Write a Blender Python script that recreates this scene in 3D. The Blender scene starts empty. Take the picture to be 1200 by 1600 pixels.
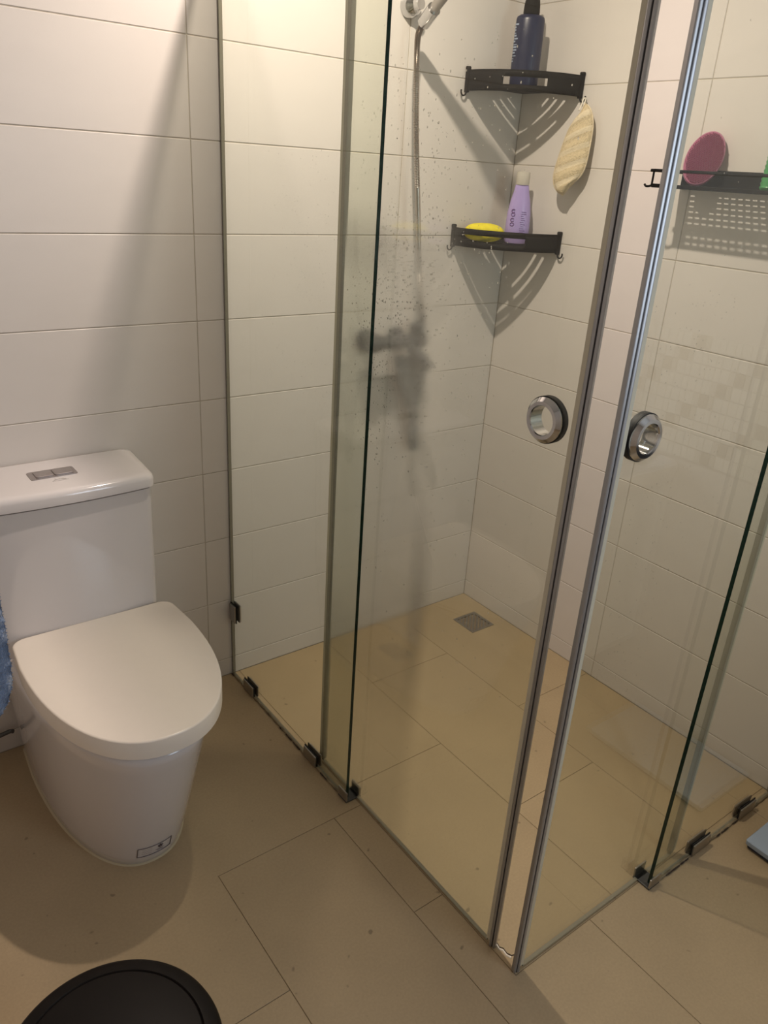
import bpy, bmesh, math, random
from mathutils import Vector, Matrix
random.seed(7)
sc = bpy.context.scene
C = sc.collection
PI = math.pi
# ------------------------------------------------------------------ camera
cd = bpy.data.cameras.new('camera'); cam = bpy.data.objects.new('camera', cd); C.objects.link(cam)
cd.sensor_fit = 'HORIZONTAL'; cd.sensor_width = 36; cd.lens = 36.28; cd.clip_start = 0.02
r_ = Vector((0.80171335, -0.59462121, 0.06067387)); u_ = Vector((0.19719397, 0.35895936, 0.91228434)); f_ = Vector((0.56424307, 0.71942601, -0.40503823))
M = Matrix((r_, u_, -f_)).transposed().to_4x4(); M.translation = (-1.80413, -1.78841, 1.42489)
cam.matrix_world = M
sc.camera = cam
# ------------------------------------------------------------------ world, lights, exposure
w = bpy.data.worlds.new('world'); sc.world = w; w.use_nodes = True
w.node_tree.nodes['Background'].inputs[0].default_value = (0.75, 0.86, 1.0, 1)
w.node_tree.nodes['Background'].inputs[1].default_value = 1.0
def lamp(name, kind, loc, energy, col, size, rot=None, sy=None):
    l = bpy.data.lights.new(name, kind); o = bpy.data.objects.new(name, l); C.objects.link(o)
    o.location = loc; l.energy = energy; l.color = col
    if kind == 'AREA':
        l.shape = 'RECTANGLE'; l.size = size; l.size_y = sy or size; o.rotation_euler = rot or (0, 0, 0)
    else: l.shadow_soft_size = size
    return o
ll = lamp('lamp_light', 'AREA', (-0.84, -0.52, 2.25), 17, (1.0, 0.855, 0.74), 0.040)      # recessed downlight, lambertian disk
ll.data.shape = 'DISK'
lamp('window_light', 'AREA', (-0.55, -2.62, 1.45), 8, (0.72, 0.85, 1.0), 0.6, rot=(PI / 2, 0, 0), sy=0.9)   # daylight outside the window behind the camera
sc.view_settings.view_transform = 'Standard'; sc.view_settings.look = 'None'
sc.view_settings.gamma = 1; sc.view_settings.use_curve_mapping = False
sc.view_settings.exposure = 0.08
sc.cycles.transparent_max_bounces = 32
sc.cycles.max_bounces = 12; sc.cycles.transmission_bounces = 12; sc.cycles.glossy_bounces = 6
# ------------------------------------------------------------------ materials
def newmat(name):
    m = bpy.data.materials.new(name); m.use_nodes = True
    nt = m.node_tree; return m, nt, nt.nodes, nt.links
def pmat(name, col, rough=0.5, metal=0.0, spec=0.5, noise=0.0, nscale=20, bump=0.0, bscale=200, bdist=0.001, coat=0.0, trans=0.0, ior=1.45, stretch=(1, 1, 1), island=0.0, sheen=0.0):
    m, nt, N, L = newmat(name)
    b = N['Principled BSDF']
    b.inputs['Base Color'].default_value = (*col, 1); b.inputs['Roughness'].default_value = rough
    b.inputs['Metallic'].default_value = metal; b.inputs['Specular IOR Level'].default_value = spec
    b.inputs['Coat Weight'].default_value = coat; b.inputs['Coat Roughness'].default_value = 0.06
    b.inputs['Transmission Weight'].default_value = trans; b.inputs['IOR'].default_value = ior
    b.inputs['Sheen Weight'].default_value = sheen
    tc = N.new('ShaderNodeTexCoord'); mp = N.new('ShaderNodeMapping'); mp.inputs['Scale'].default_value = stretch
    L.new(tc.outputs['Object'], mp.inputs['Vector'])
    if noise:
        n = N.new('ShaderNodeTexNoise'); n.inputs['Scale'].default_value = nscale; n.inputs['Detail'].default_value = 6
        L.new(mp.outputs[0], n.inputs['Vector'])
        mr = N.new('ShaderNodeMapRange'); mr.inputs[1].default_value = 0.3; mr.inputs[2].default_value = 0.7
        mr.inputs[3].default_value = 1 - noise; mr.inputs[4].default_value = 1 + noise
        L.new(n.outputs['Fac'], mr.inputs[0])
        mx = N.new('ShaderNodeVectorMath'); mx.operation = 'SCALE'; mx.inputs[0].default_value = col
        L.new(mr.outputs[0], mx.inputs['Scale']); last = mx.outputs[0]
        if island:
            g = N.new('ShaderNodeObjectInfo'); m2 = N.new('ShaderNodeMapRange'); m2.inputs[3].default_value = 1 - island; m2.inputs[4].default_value = 1 + island
            L.new(g.outputs['Random'], m2.inputs[0]); mx2 = N.new('ShaderNodeVectorMath'); mx2.operation = 'SCALE'
            L.new(last, mx2.inputs[0]); L.new(m2.outputs[0], mx2.inputs['Scale']); last = mx2.outputs[0]
        L.new(last, b.inputs['Base Color'])
    if bump:
        n2 = N.new('ShaderNodeTexNoise'); n2.inputs['Scale'].default_value = bscale; n2.inputs['Detail'].default_value = 4
        L.new(mp.outputs[0], n2.inputs['Vector'])
        bp = N.new('ShaderNodeBump'); bp.inputs['Strength'].default_value = bump; bp.inputs['Distance'].default_value = bdist
        L.new(n2.outputs['Fac'], bp.inputs['Height']); L.new(bp.outputs[0], b.inputs['Normal'])
    return m
def floor_mat(name, col):
    m = pmat(name, col, rough=0.42, noise=0.05, nscale=5, bump=0.12, bscale=60, bdist=0.0005, island=0.025)
    N, L = m.node_tree.nodes, m.node_tree.links
    b = N['Principled BSDF']; src = b.inputs['Base Color'].links[0].from_socket
    v = N.new('ShaderNodeTexNoise'); v.inputs['Scale'].default_value = 190; v.inputs['Detail'].default_value = 2
    tc = [n for n in N if n.type == 'TEX_COORD'][0]; L.new(tc.outputs['Object'], v.inputs['Vector'])
    mr = N.new('ShaderNodeMapRange'); mr.inputs[1].default_value = 0.35; mr.inputs[2].default_value = 0.65; mr.inputs[3].default_value = 0.965; mr.inputs[4].default_value = 1.03
    L.new(v.outputs['Fac'], mr.inputs[0]); mx = N.new('ShaderNodeVectorMath'); mx.operation = 'SCALE'
    L.new(src, mx.inputs[0]); L.new(mr.outputs[0], mx.inputs['Scale'])
    # small dark pits and stains
    vo = N.new('ShaderNodeTexNoise'); vo.inputs['Scale'].default_value = 45; vo.inputs['Detail'].default_value = 1; L.new(tc.outputs['Object'], vo.inputs['Vector'])
    m3 = N.new('ShaderNodeMapRange'); m3.inputs[1].default_value = 0.74; m3.inputs[2].default_value = 0.80; m3.inputs[3].default_value = 1; m3.inputs[4].default_value = 0.6
    L.new(vo.outputs['Fac'], m3.inputs[0]); mx3 = N.new('ShaderNodeVectorMath'); mx3.operation = 'SCALE'
    L.new(mx.outputs[0], mx3.inputs[0]); L.new(m3.outputs[0], mx3.inputs['Scale'])
    L.new(mx3.outputs[0], b.inputs['Base Color'])
    return m
def glass_mat(name, tint, haze=False, axis=1, h0=0.0, h1=0.0, film=0.0):
    """thin architectural glass: straight transmission with a tint + Fresnel mirror; optional water-film haze that scatters"""
    m, nt, N, L = newmat(name)
    for n in list(N): N.remove(n)
    out = N.new('ShaderNodeOutputMaterial'); geo = N.new('ShaderNodeNewGeometry')
    tr = N.new('ShaderNodeBsdfTransparent'); tr.inputs[0].default_value = (*tint, 1)
    gl = N.new('ShaderNodeBsdfGlossy'); gl.inputs['Roughness'].default_value = 0.0
    mr = N.new('ShaderNodeMapRange'); mr.inputs[3].default_value = 1.5; mr.inputs[4].default_value = 1 / 1.5
    L.new(geo.outputs['Backfacing'], mr.inputs[0])
    fr = N.new('ShaderNodeFresnel'); L.new(mr.outputs[0], fr.inputs['IOR'])
    mix = N.new('ShaderNodeMixShader'); L.new(fr.outputs[0], mix.inputs[0])
    base = tr.outputs[0]
    tc = N.new('ShaderNodeTexCoord')
    if film:   # dried limescale: a faint diffuse veil, uneven
        df = N.new('ShaderNodeBsdfDiffuse'); df.inputs[0].default_value = (0.78, 0.78, 0.68, 1)
        mf = N.new('ShaderNodeMixShader')
        n = N.new('ShaderNodeTexNoise'); n.inputs['Scale'].default_value = 4; n.inputs['Detail'].default_value = 5; L.new(tc.outputs['Object'], n.inputs['Vector'])
        m4 = N.new('ShaderNodeMapRange'); m4.inputs[1].default_value = 0.3; m4.inputs[2].default_value = 0.7; m4.inputs[3].default_value = film * 0.6; m4.inputs[4].default_value = film * 1.4
        L.new(n.outputs['Fac'], m4.inputs[0]); L.new(m4.outputs[0], mf.inputs[0])
        L.new(base, mf.inputs[1]); L.new(df.outputs[0], mf.inputs[2]); base = mf.outputs[0]
    if haze:
        rf = N.new('ShaderNodeBsdfRefraction'); rf.inputs['Color'].default_value = (*tint, 1); rf.inputs['IOR'].default_value = 1.25; rf.inputs['Roughness'].default_value = 0.135
        sx = N.new('ShaderNodeSeparateXYZ'); L.new(tc.outputs['Object'], sx.inputs[0])
        def ramp(sock, a, b_, lo, hi):
            q = N.new('ShaderNodeMapRange'); q.interpolation_type = 'SMOOTHSTEP'
            for i, v in enumerate((a, b_, lo, hi)): q.inputs[i + 1].default_value = v
            L.new(sock, q.inputs[0]); return q.outputs[0]
        ay = ramp(sx.outputs['Y'], h0, h1, 0, 1)
        az = ramp(sx.outputs['Z'], 1.20, 1.38, 1, 0); az2 = ramp(sx.outputs['Z'], 0.25, 0.6, 0.3, 1)
        p1 = N.new('ShaderNodeMath'); p1.operation = 'MULTIPLY'; L.new(ay, p1.inputs[0]); L.new(az, p1.inputs[1])
        p2 = N.new('ShaderNodeMath'); p2.operation = 'MULTIPLY'; L.new(p1.outputs[0], p2.inputs[0]); L.new(az2, p2.inputs[1])
        p3 = N.new('ShaderNodeMath'); p3.operation = 'MULTIPLY'; L.new(p2.outputs[0], p3.inputs[0]); p3.inputs[1].default_value = 0.85
        mh = N.new('ShaderNodeMixShader'); L.new(p3.outputs[0], mh.inputs[0]); L.new(base, mh.inputs[1]); L.new(rf.outputs[0], mh.inputs[2])
        base = mh.outputs[0]
    L.new(base, mix.inputs[1]); L.new(gl.outputs[0], mix.inputs[2]); L.new(mix.outputs[0], out.inputs[0])
    return m
MT = {}
MT['wall'] = pmat('white_wall_tile', (0.70, 0.655, 0.615), rough=0.38, noise=0.012, nscale=8, bump=0.14, bscale=260, bdist=0.0006, island=0.012, stretch=(1, 1, 2.5))
MT['grout'] = pmat('wall_grout', (0.50, 0.45, 0.38), rough=0.9, noise=0.12, nscale=30)
MT['fgrout'] = pmat('floor_grout', (0.27, 0.20, 0.125), rough=0.9, noise=0.15, nscale=30)
MT['floor'] = floor_mat('beige_floor_tile', (0.43, 0.322, 0.195))
MT['sfloor'] = floor_mat('shower_floor_tile', (0.43, 0.325, 0.19))
MT['thresh'] = pmat('threshold_mortar', (0.42, 0.32, 0.20), rough=0.6, noise=0.08, nscale=40)
MT['ceil'] = pmat('ceiling_paint', (0.62, 0.60, 0.56), rough=0.8)
MT['ceramic'] = pmat('glazed_ceramic', (0.72, 0.68, 0.675), rough=0.12, coat=0.5)
MT['seat'] = pmat('seat_plastic', (0.88, 0.80, 0.71), rough=0.22, noise=0.006, nscale=60)
MT['seat_shade'] = pmat('seat_shade_line', (0.34, 0.29, 0.25), rough=0.6)  # seat coloured dark to draw the shaded line under the lid
MT['gap'] = pmat('gap_shade', (0.10, 0.08, 0.07), rough=0.8)  # shade inside the toilet's gaps, painted as a dark fill
MT['chrome'] = pmat('chrome', (0.62, 0.62, 0.63), rough=0.09, metal=1)
MT['satin'] = pmat('satin_metal', (0.42, 0.40, 0.38), rough=0.35, metal=1)
MT['flush'] = pmat('grey_plated_plastic', (0.36, 0.32, 0.31), rough=0.3, metal=0.6)
MT['alu'] = pmat('aluminium', (0.40, 0.40, 0.41), rough=0.36, metal=0.75, noise=0.04, nscale=30, stretch=(1, 1, 0.05))
MT['black'] = pmat('black_coated_metal', (0.008, 0.007, 0.006), rough=0.6, spec=0.12)
MT['rubber'] = pmat('black_rubber', (0.012, 0.012, 0.012), rough=0.6)
MT['gedge'] = pmat('green_glass_edge', (0.002, 0.022, 0.016), rough=0.15)
MT['seal'] = pmat('milky_seal', (0.60, 0.56, 0.44), rough=0.35)
MT['seal2'] = pmat('smoky_seal', (0.27, 0.25, 0.19), rough=0.4)
MT['sealgrey'] = pmat('grey_seal', (0.22, 0.21, 0.18), rough=0.5)
MT['glass'] = glass_mat('clear_glass', (0.950, 0.965, 0.925), film=0.006)
MT['dglass'] = glass_mat('hazed_door_glass', (0.950, 0.965, 0.925), haze=True, h0=-0.035, h1=0.05, film=0.008)
MT['water'] = pmat('water', (1, 1, 1), rough=0.0, trans=1.0, ior=1.33)
MT['navy'] = pmat('navy_plastic', (0.012, 0.016, 0.05), rough=0.3)
MT['navylabel'] = pmat('pale_blue_print', (0.30, 0.36, 0.48), rough=0.45)
MT['lav'] = pmat('lavender_plastic', (0.42, 0.33, 0.66), rough=0.25, noise=0.02, nscale=20)
MT['violet'] = pmat('violet_print', (0.19, 0.10, 0.30), rough=0.45)
MT['whitep'] = pmat('white_print', (0.78, 0.74, 0.80), rough=0.45)
MT['capclear'] = pmat('milky_cap', (0.80, 0.76, 0.68), rough=0.3, trans=0.5, ior=1.1)
MT['yellow'] = pmat('yellow_sponge', (0.80, 0.68, 0.03), rough=0.9, noise=0.08, nscale=90, bump=1, bscale=180, bdist=0.002)
MT['pink'] = pmat('pink_silicone', (0.40, 0.11, 0.20), rough=0.45)
MT['pinkrim'] = pmat('pink_rim', (0.55, 0.21, 0.33), rough=0.3)
MT['green'] = pmat('green_plastic', (0.06, 0.32, 0.10), rough=0.3)
MT['cream'] = pmat('cream_loofah', (0.66, 0.54, 0.35), rough=0.95, noise=0.12, nscale=180, bump=1, bscale=350, bdist=0.003)
MT['creamband'] = pmat('white_loofah_band', (0.74, 0.63, 0.45), rough=0.9, noise=0.06, nscale=120, bump=0.8, bscale=300, bdist=0.002)
MT['cord'] = pmat('white_cord', (0.82, 0.76, 0.66), rough=0.8)
MT['bin'] = pmat('black_bin_plastic', (0.008, 0.006, 0.005), rough=0.5, spec=0.18)
MT['towel'] = pmat('blue_terry', (0.16, 0.23, 0.38), rough=1.0, noise=0.25, nscale=160, bump=1, bscale=300, bdist=0.004, sheen=0.5)
MT['scale'] = pmat('pale_blue_plastic', (0.36, 0.44, 0.56), rough=0.35)
MT['darkblue'] = pmat('dark_blue_rubber', (0.03, 0.035, 0.06), rough=0.6)
MT['silicone'] = pmat('silicone', (0.24, 0.19, 0.12), rough=0.6, noise=0.5, nscale=28)
MT['sealant'] = pmat('foot_sealant', (0.50, 0.42, 0.28), rough=0.6)
MT['groove'] = pmat('groove_grey', (0.10, 0.10, 0.105), rough=0.4, metal=0.5)
MT['mould'] = pmat('mould', (0.05, 0.035, 0.025), rough=0.9)
MT['hose'] = pmat('metal_hose', (0.50, 0.46, 0.42), rough=0.28, metal=1)
MT['darkmetal'] = pmat('dark_grey_metal', (0.10, 0.10, 0.10), rough=0.45, metal=0.4)
MT['greyp'] = pmat('grey_plastic', (0.13, 0.135, 0.13), rough=0.6)
MT['print'] = pmat('dark_print', (0.10, 0.07, 0.07), rough=0.5)
MT['faint'] = pmat('faint_print', (0.48, 0.44, 0.42), rough=0.4)
MT['mosa'] = pmat('mosaic_pale', (0.80, 0.77, 0.70), rough=0.25)
MT['mosb'] = pmat('mosaic_beige', (0.34, 0.28, 0.20), rough=0.25)
MT['wood'] = pmat('white_lacquer', (0.72, 0.72, 0.72), rough=0.3)
# ------------------------------------------------------------------ helpers
def empty(name, loc=(0, 0, 0), label=None, cat=None, group=None):
    o = bpy.data.objects.new(name, None); C.objects.link(o); o.location = loc; o.empty_display_size = 0.05
    tag(o, label, cat, group); return o
def tag(o, label=None, cat=None, group=None, kind=None):
    if label: o['label'] = label
    if cat: o['category'] = cat
    if group: o['group'] = group
    if kind: o['kind'] = kind
    return o
def mk(name, verts, faces, mat, parent=None, smooth=False, mats=None, fm=None, weld=False):
    me = bpy.data.meshes.new(name)
    off = Vector((0, 0, 0))
    if parent:
        p = parent
        while p: off += p.location; p = p.parent
    me.from_pydata([tuple(Vector(v) - off) for v in verts], [], faces)
    bm = bmesh.new(); bm.from_mesh(me)
    if weld: bmesh.ops.remove_doubles(bm, verts=bm.verts, dist=1e-5)
    bmesh.ops.recalc_face_normals(bm, faces=bm.faces); bm.to_mesh(me); bm.free()
    for m in (mats or [mat]): me.materials.append(m)
    if fm:
        for i, q in enumerate(fm): me.polygons[i].material_index = q
    o = bpy.data.objects.new(name, me); C.objects.link(o); o.parent = parent
    if smooth:
        for p in me.polygons: p.use_smooth = True
    return o
def smooth_angle(o, deg=35):
    me = o.data
    for p in me.polygons: p.use_smooth = True
    bm = bmesh.new(); bm.from_mesh(me)
    for e in bm.edges:
        if len(e.link_faces) == 2 and e.calc_face_angle(0) > math.radians(deg): e.smooth = False
    bm.to_mesh(me); bm.free()
    return o
def bevel(o, wd=0.002, seg=2):
    m = o.modifiers.new('bevel', 'BEVEL'); m.width = wd; m.segments = seg; m.limit_method = 'ANGLE'; m.angle_limit = math.radians(40)
    return o
class G:
    def __init__(s): s.v = []; s.f = []
    def add(s, v, f):
        n = len(s.v); s.v += [tuple(x) for x in v]; s.f += [tuple(i + n for i in q) for q in f]; return s
    def box(s, a, b):
        (x0, y0, z0), (x1, y1, z1) = a, b
        return s.add([(x0, y0, z0), (x1, y0, z0), (x1, y1, z0), (x0, y1, z0), (x0, y0, z1), (x1, y0, z1), (x1, y1, z1), (x0, y1, z1)],
                     [(0, 3, 2, 1), (4, 5, 6, 7), (0, 1, 5, 4), (1, 2, 6, 5), (2, 3, 7, 6), (3, 0, 4, 7)])
    def lathe(s, prof, n=32, axis='z', c=(0, 0, 0), sx=1, sy=1, cap=True):
        v = []; f = []
        for (r, h) in prof:
            for i in range(n):
                a = 2 * PI * i / n; x, y = r * math.cos(a) * sx, r * math.sin(a) * sy
                q = {'z': (x, y, h), 'x': (h, x, y), 'y': (x, h, y)}[axis]
                v.append((q[0] + c[0], q[1] + c[1], q[2] + c[2]))
        for j in range(len(prof) - 1):
            for i in range(n):
                k = (i + 1) % n; f.append((j * n + i, j * n + k, (j + 1) * n + k, (j + 1) * n + i))
        if cap: f.append(tuple(range(n))[::-1]); f.append(tuple((len(prof) - 1) * n + i for i in range(n)))
        return s.add(v, f)
    def tube(s, pts, r, n=8, cap=True, rad=None):
        pts = [Vector(p) for p in pts]; v = []; f = []
        t0 = (pts[1] - pts[0]).normalized(); up = Vector((0, 0, 1)) if abs(t0.z) < 0.9 else Vector((1, 0, 0))
        nrm = t0.cross(up).normalized()
        for i, p in enumerate(pts):
            t = (pts[min(i + 1, len(pts) - 1)] - pts[max(i - 1, 0)]).normalized()
            nrm = (nrm - t * nrm.dot(t)).normalized(); b = t.cross(nrm)
            rr = rad(i) if rad else r
            for k in range(n):
                a = 2 * PI * k / n; v.append(p + (nrm * math.cos(a) + b * math.sin(a)) * rr)
        for i in range(len(pts) - 1):
            for k in range(n):
                q = (k + 1) % n; f.append((i * n + k, i * n + q, (i + 1) * n + q, (i + 1) * n + k))
        if cap: f.append(tuple(range(n))[::-1]); f.append(tuple((len(pts) - 1) * n + k for k in range(n)))
        return s.add(v, f)
    def loft(s, rings, cap0=True, cap1=True):
        n = len(rings[0]); v = [q for r in rings for q in r]; f = []
        for j in range(len(rings) - 1):
            for i in range(n):
                k = (i + 1) % n; f.append((j * n + i, j * n + k, (j + 1) * n + k, (j + 1) * n + i))
        if cap0: f.append(tuple(range(n))[::-1])
        if cap1: f.append(tuple((len(rings) - 1) * n + i for i in range(n)))
        return s.add(v, f)
    def build(s, name, mat, parent=None, smooth=None, bev=None, **k):
        o = mk(name, s.v, s.f, mat, parent, **k)
        if smooth: smooth_angle(o, smooth)
        if bev: bevel(o, bev)
        return o
def bez(pts, n=12):
    """Catmull-Rom through pts"""
    P = [Vector(p) for p in pts]; P = [P[0] * 2 - P[1]] + P + [P[-1] * 2 - P[-2]]; out = []
    for i in range(1, len(P) - 2):
        a, b, c, d = P[i - 1:i + 3]
        for k in range(n):
            t = k / n
            out.append(0.5 * ((2 * b) + (c - a) * t + (2 * a - 5 * b + 4 * c - d) * t * t + (3 * b - a - 3 * c + d) * t ** 3))
    out.append(P[-2]); return out
# ------------------------------------------------------------------ room
X0, Y1, ZC = -2.15, -2.65, 2.32     # left wall, front wall, ceiling
def struct(name, g, mat, **k):
    return tag(g.build(name, mat, **k), kind='structure')
J = 0.0011                                              # half joint
def chamfered(poly, h, o, ext, ch=0.0010):
    """poly: 2D corners; returns mesh data of a tile of that outline. o(p, d): 2D + height -> 3D"""
    n = len(poly); inn = []
    cx = [0, 0]
    for i in range(n):
        a, b, c = Vector(poly[i - 1]), Vector(poly[i]), Vector(poly[(i + 1) % n])
        d1 = (b - a).normalized(); d2 = (c - b).normalized()
        n1 = Vector((-d1.y, d1.x)); n2 = Vector((-d2.y, d2.x))
        inn.append(b + (n1 + n2) * ch)
    v = [o(p, -0.004) for p in poly] + [o(p, h - ch * 0.7) for p in poly] + [o(p, h) for p in inn]
    f = []
    for l in (0, 1):
        for i in range(n):
            k = (i + 1) % n; f.append((l * n + i, l * n + k, (l + 1) * n + k, (l + 1) * n + i))
    f.append(tuple(2 * n + i for i in range(n)))
    return v, f
def rect(a0, a1, b0, b1): return [(a0 + J, b0 + J), (a1 - J, b0 + J), (a1 - J, b1 - J), (a0 + J, b1 - J)]
B0 = 0.0582
def rows():
    z = [0.0, B0]
    while z[-1] + 0.2 < ZC: z.append(z[-1] + 0.2)
    z.append(ZC); return z
def wall_tiles(wall, joints, o):
    z = rows()
    for a0, a1 in zip(joints[:-1], joints[1:]):
        for b0, b1 in zip(z[:-1], z[1:]):
            v, f = chamfered(rect(a0, a1, b0, b1), 0.0, o, None)
            mk('wall_tile', v, f, MT['wall'], wall)
wb = struct('wall_back', G().box((X0 - 0.1, 0.0012, -0.05), (0.1, 0.12, ZC)), MT['grout'])
wall_tiles(wb, [X0, -1.614, -1.016, -0.42, 0.0], lambda p, d: (p[0], -d, p[1]))
wr = struct('wall_right', G().box((0.0012, Y1, -0.05), (0.12, 0.0012, ZC)), MT['grout'])
wall_tiles(wr, [Y1, -2.4, -1.8, -1.2, -0.6014, 0.0], lambda p, d: (-d, p[0], p[1]))
wl = struct('wall_left', G().box((X0 - 0.12, Y1, -0.05), (X0 - 0.0012, 0.0012, ZC)), MT['grout'])
wall_tiles(wl, [Y1, -2.4, -1.8, -1.2, -0.6014, 0.0], lambda p, d: (X0 + d, p[0], p[1]))
# front wall (behind the camera) with a window opening
WX0, WX1, WZ0, WZ1 = -0.85, -0.25, 1.0, 1.9
g = G().box((X0 - 0.12, Y1 - 0.12, -0.05), (WX0, Y1, ZC)).box((WX1, Y1 - 0.12, -0.05), (0.12, Y1, ZC))
g.box((WX0, Y1 - 0.12, -0.05), (WX1, Y1, WZ0)).box((WX0, Y1 - 0.12, WZ1), (WX1, Y1, ZC))
struct('wall_front', g, MT['wall'])
g = G().box((WX0, Y1 - 0.1, WZ0), (WX0 + 0.04, Y1 - 0.05, WZ1)).box((WX1 - 0.04, Y1 - 0.1, WZ0), (WX1, Y1 - 0.05, WZ1))
g.box((WX0, Y1 - 0.1, WZ0), (WX1, Y1 - 0.05, WZ0 + 0.04)).box((WX0, Y1 - 0.1, WZ1 - 0.04), (WX1, Y1 - 0.05, WZ1))
win = struct('window_1', g, MT['wood'])
struct('ceiling', G().box((X0 - 0.12, Y1 - 0.12, ZC), (0.12, 0.12, ZC + 0.08)), MT['ceil'])
J = 0.0007
# floor: screed slab + individual tiles
fl = struct('floor', G().box((X0 - 0.12, Y1 - 0.12, -0.08), (0.12, 0.12, -0.0016)), MT['fgrout'])
GX, GY = -0.921, -1.177            # glass line
JF = 0.0004
def ftile(poly, mat):
    v, f = chamfered(poly, 0.0, lambda p, d: (p[0], p[1], d), None, ch=0.0007)
    mk('floor_tile', v, f, mat, fl)
# big slab tiles nearest the back wall, then 30 cm columns in running bond, as the joints show
ftile([(X0 + J, -0.956 + J), (-1.3 - J, -0.956 + J), (-1.3 - J, -0.6485 + J), (GX - J, -0.6485 + J), (GX - J, -J), (X0 + J, -J)], MT['floor'])
LAY = [(X0, -1.3, [Y1, -2.178, -1.567, -0.956]), (-1.3, -1.0, [Y1, -1.870, -1.259, -0.6485]),
       (-1.0, -0.7, [Y1, -2.178, -1.567, -0.956, -0.6485]), (-0.7, -0.1, [Y1, -1.870, GY]), (-0.1, 0.0, [Y1, -1.567, GY])]
for a, b, ys in LAY:
    for c, d in zip(ys[:-1], ys[1:]):
        x0, x1, y0, y1 = a, b, c, d
        if x1 <= GX or y1 <= GY: ftile(rect(x0, x1, y0, y1), MT['floor']); continue
        if y0 >= GY: ftile(rect(x0, GX, y0, y1), MT['floor']); continue
        ftile([(x0 + J, y0 + J), (x1 - J, y0 + J), (x1 - J, GY - J), (GX - J, GY - J), (GX - J, y1 - J), (x0 + J, y1 - J)], MT['floor'])
DX, DY, DR = -0.107, -0.170, 0.050   # drain centre
for i, (a, b) in enumerate([(-0.925, -0.91), (-0.91, -0.61), (-0.61, -0.31), (-0.31, 0.0)]):
    ys = [GY, -0.865, -0.265, 0.0] if i == 2 else [GY, -0.585, 0.0]
    if i == 0: continue
    for c, d in zip(ys[:-1], ys[1:]):
        if d - c < 0.03: continue
        x0 = GX if i == 1 else a
        if i == 3 and d == 0.0:       # tile cut round the drain: four pieces without joints between them
            for q in ((x0, DX - DR, c, d), (DX + DR, b, c, d), (DX - DR, DX + DR, c, DY - DR), (DX - DR, DX + DR, DY + DR, d)):
                e = 0.0
                mk('floor_tile', *([(q[0], q[2], -0.004), (q[1], q[2], -0.004), (q[1], q[3], -0.004), (q[0], q[3], -0.004), (q[0], q[2], 0), (q[1], q[2], 0), (q[1], q[3], 0), (q[0], q[3], 0)],
                   [(0, 3, 2, 1), (4, 5, 6, 7), (0, 1, 5, 4), (1, 2, 6, 5), (2, 3, 7, 6), (3, 0, 4, 7)]), MT['sfloor'], fl)
            continue
        ftile(rect(x0, b, c, d), MT['sfloor'])
# broken mortar in the corner under the doors: a pale patch with a dark crack
CR = [(-0.9035, -1.105), (-0.9060, -1.116), (-0.9015, -1.122), (-0.9030, -1.134), (-0.8990, -1.143), (-0.8900, -1.146)]
G().tube([(x, y, 0.0002) for x, y in CR], 0.0013, 6).build('mortar_crack', MT['mould'], fl)
G().tube([(x - 0.0035, y - 0.003, 0.0001) for x, y in CR[:5]], 0.0022, 6).build('mortar_chip', MT['cord'], fl)
# ------------------------------------------------------------------ ceiling lamp (source of the light, above the frame)
t = empty('ceiling_lamp', (-0.84, -0.52, ZC), 'small round chrome ceiling spotlight above the shower glass', 'lamp')
G().lathe([(0.050, ZC), (0.050, ZC - 0.012), (0.012, ZC - 0.014), (0.012, ZC - 0.022)], 32, c=(-0.84, -0.52, 0)).build('base', MT['chrome'], t, smooth=40)
# ------------------------------------------------------------------ toilet
TX = -1.388
def dshape(cx, wd, yb, yf, n=40, p=2.3, rb=0.03):
    """D outline: flat back at yb, straight-ish sides, superelliptic front"""
    pts = []; L_ = (yb - yf) * 0.76; ys = yf + L_
    for i in range(n + 1):
        a = PI * i / n; c, s = math.cos(a), math.sin(a)
        x = math.copysign(abs(c) ** (2 / p * 1.0), c) * wd; y = ys - (abs(s) ** (2 / p)) * L_
        pts.append((cx - x, y))
    for i in range(7):
        a = i / 6 * PI / 2; pts.append((cx + wd - 0.006 - rb + rb * math.cos(a) + 0.0, yb - rb + rb * math.sin(a)))
    for i in range(7):
        a = PI / 2 + i / 6 * PI / 2; pts.append((cx - wd + 0.006 + rb + rb * math.cos(a), yb - rb + rb * math.sin(a)))
    return pts
def bowl_par(z):
    k = max(0.0, min(1.0, z / 0.385)); e = k ** 0.95
    return TX - 0.010 + 0.006 * k, 0.150 + 0.034 * e, -0.005, -0.530 - 0.133 * e
toilet = empty('toilet', (TX, -0.3, 0), 'white one-piece toilet with closed lid against the back wall', 'toilet')
rings = []
for z in [0, 0.004, 0.03, 0.08, 0.14, 0.2, 0.26, 0.31, 0.345, 0.37, 0.384, 0.391, 0.3925]:
    cx, wd, yb, yf = bowl_par(z)
    ins = 0.0 if 0.003 < z < 0.37 else (0.003 if z == 0 else {0.37: 0.0, 0.384: 0.003, 0.391: 0.010, 0.3925: 0.03}[z])
    rings.append([(x, y, z) for x, y in dshape(cx, wd - ins, yb, yf + ins, rb=0.02)])
G().loft(rings).build('bowl', MT['ceramic'], toilet, smooth=60)
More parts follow.
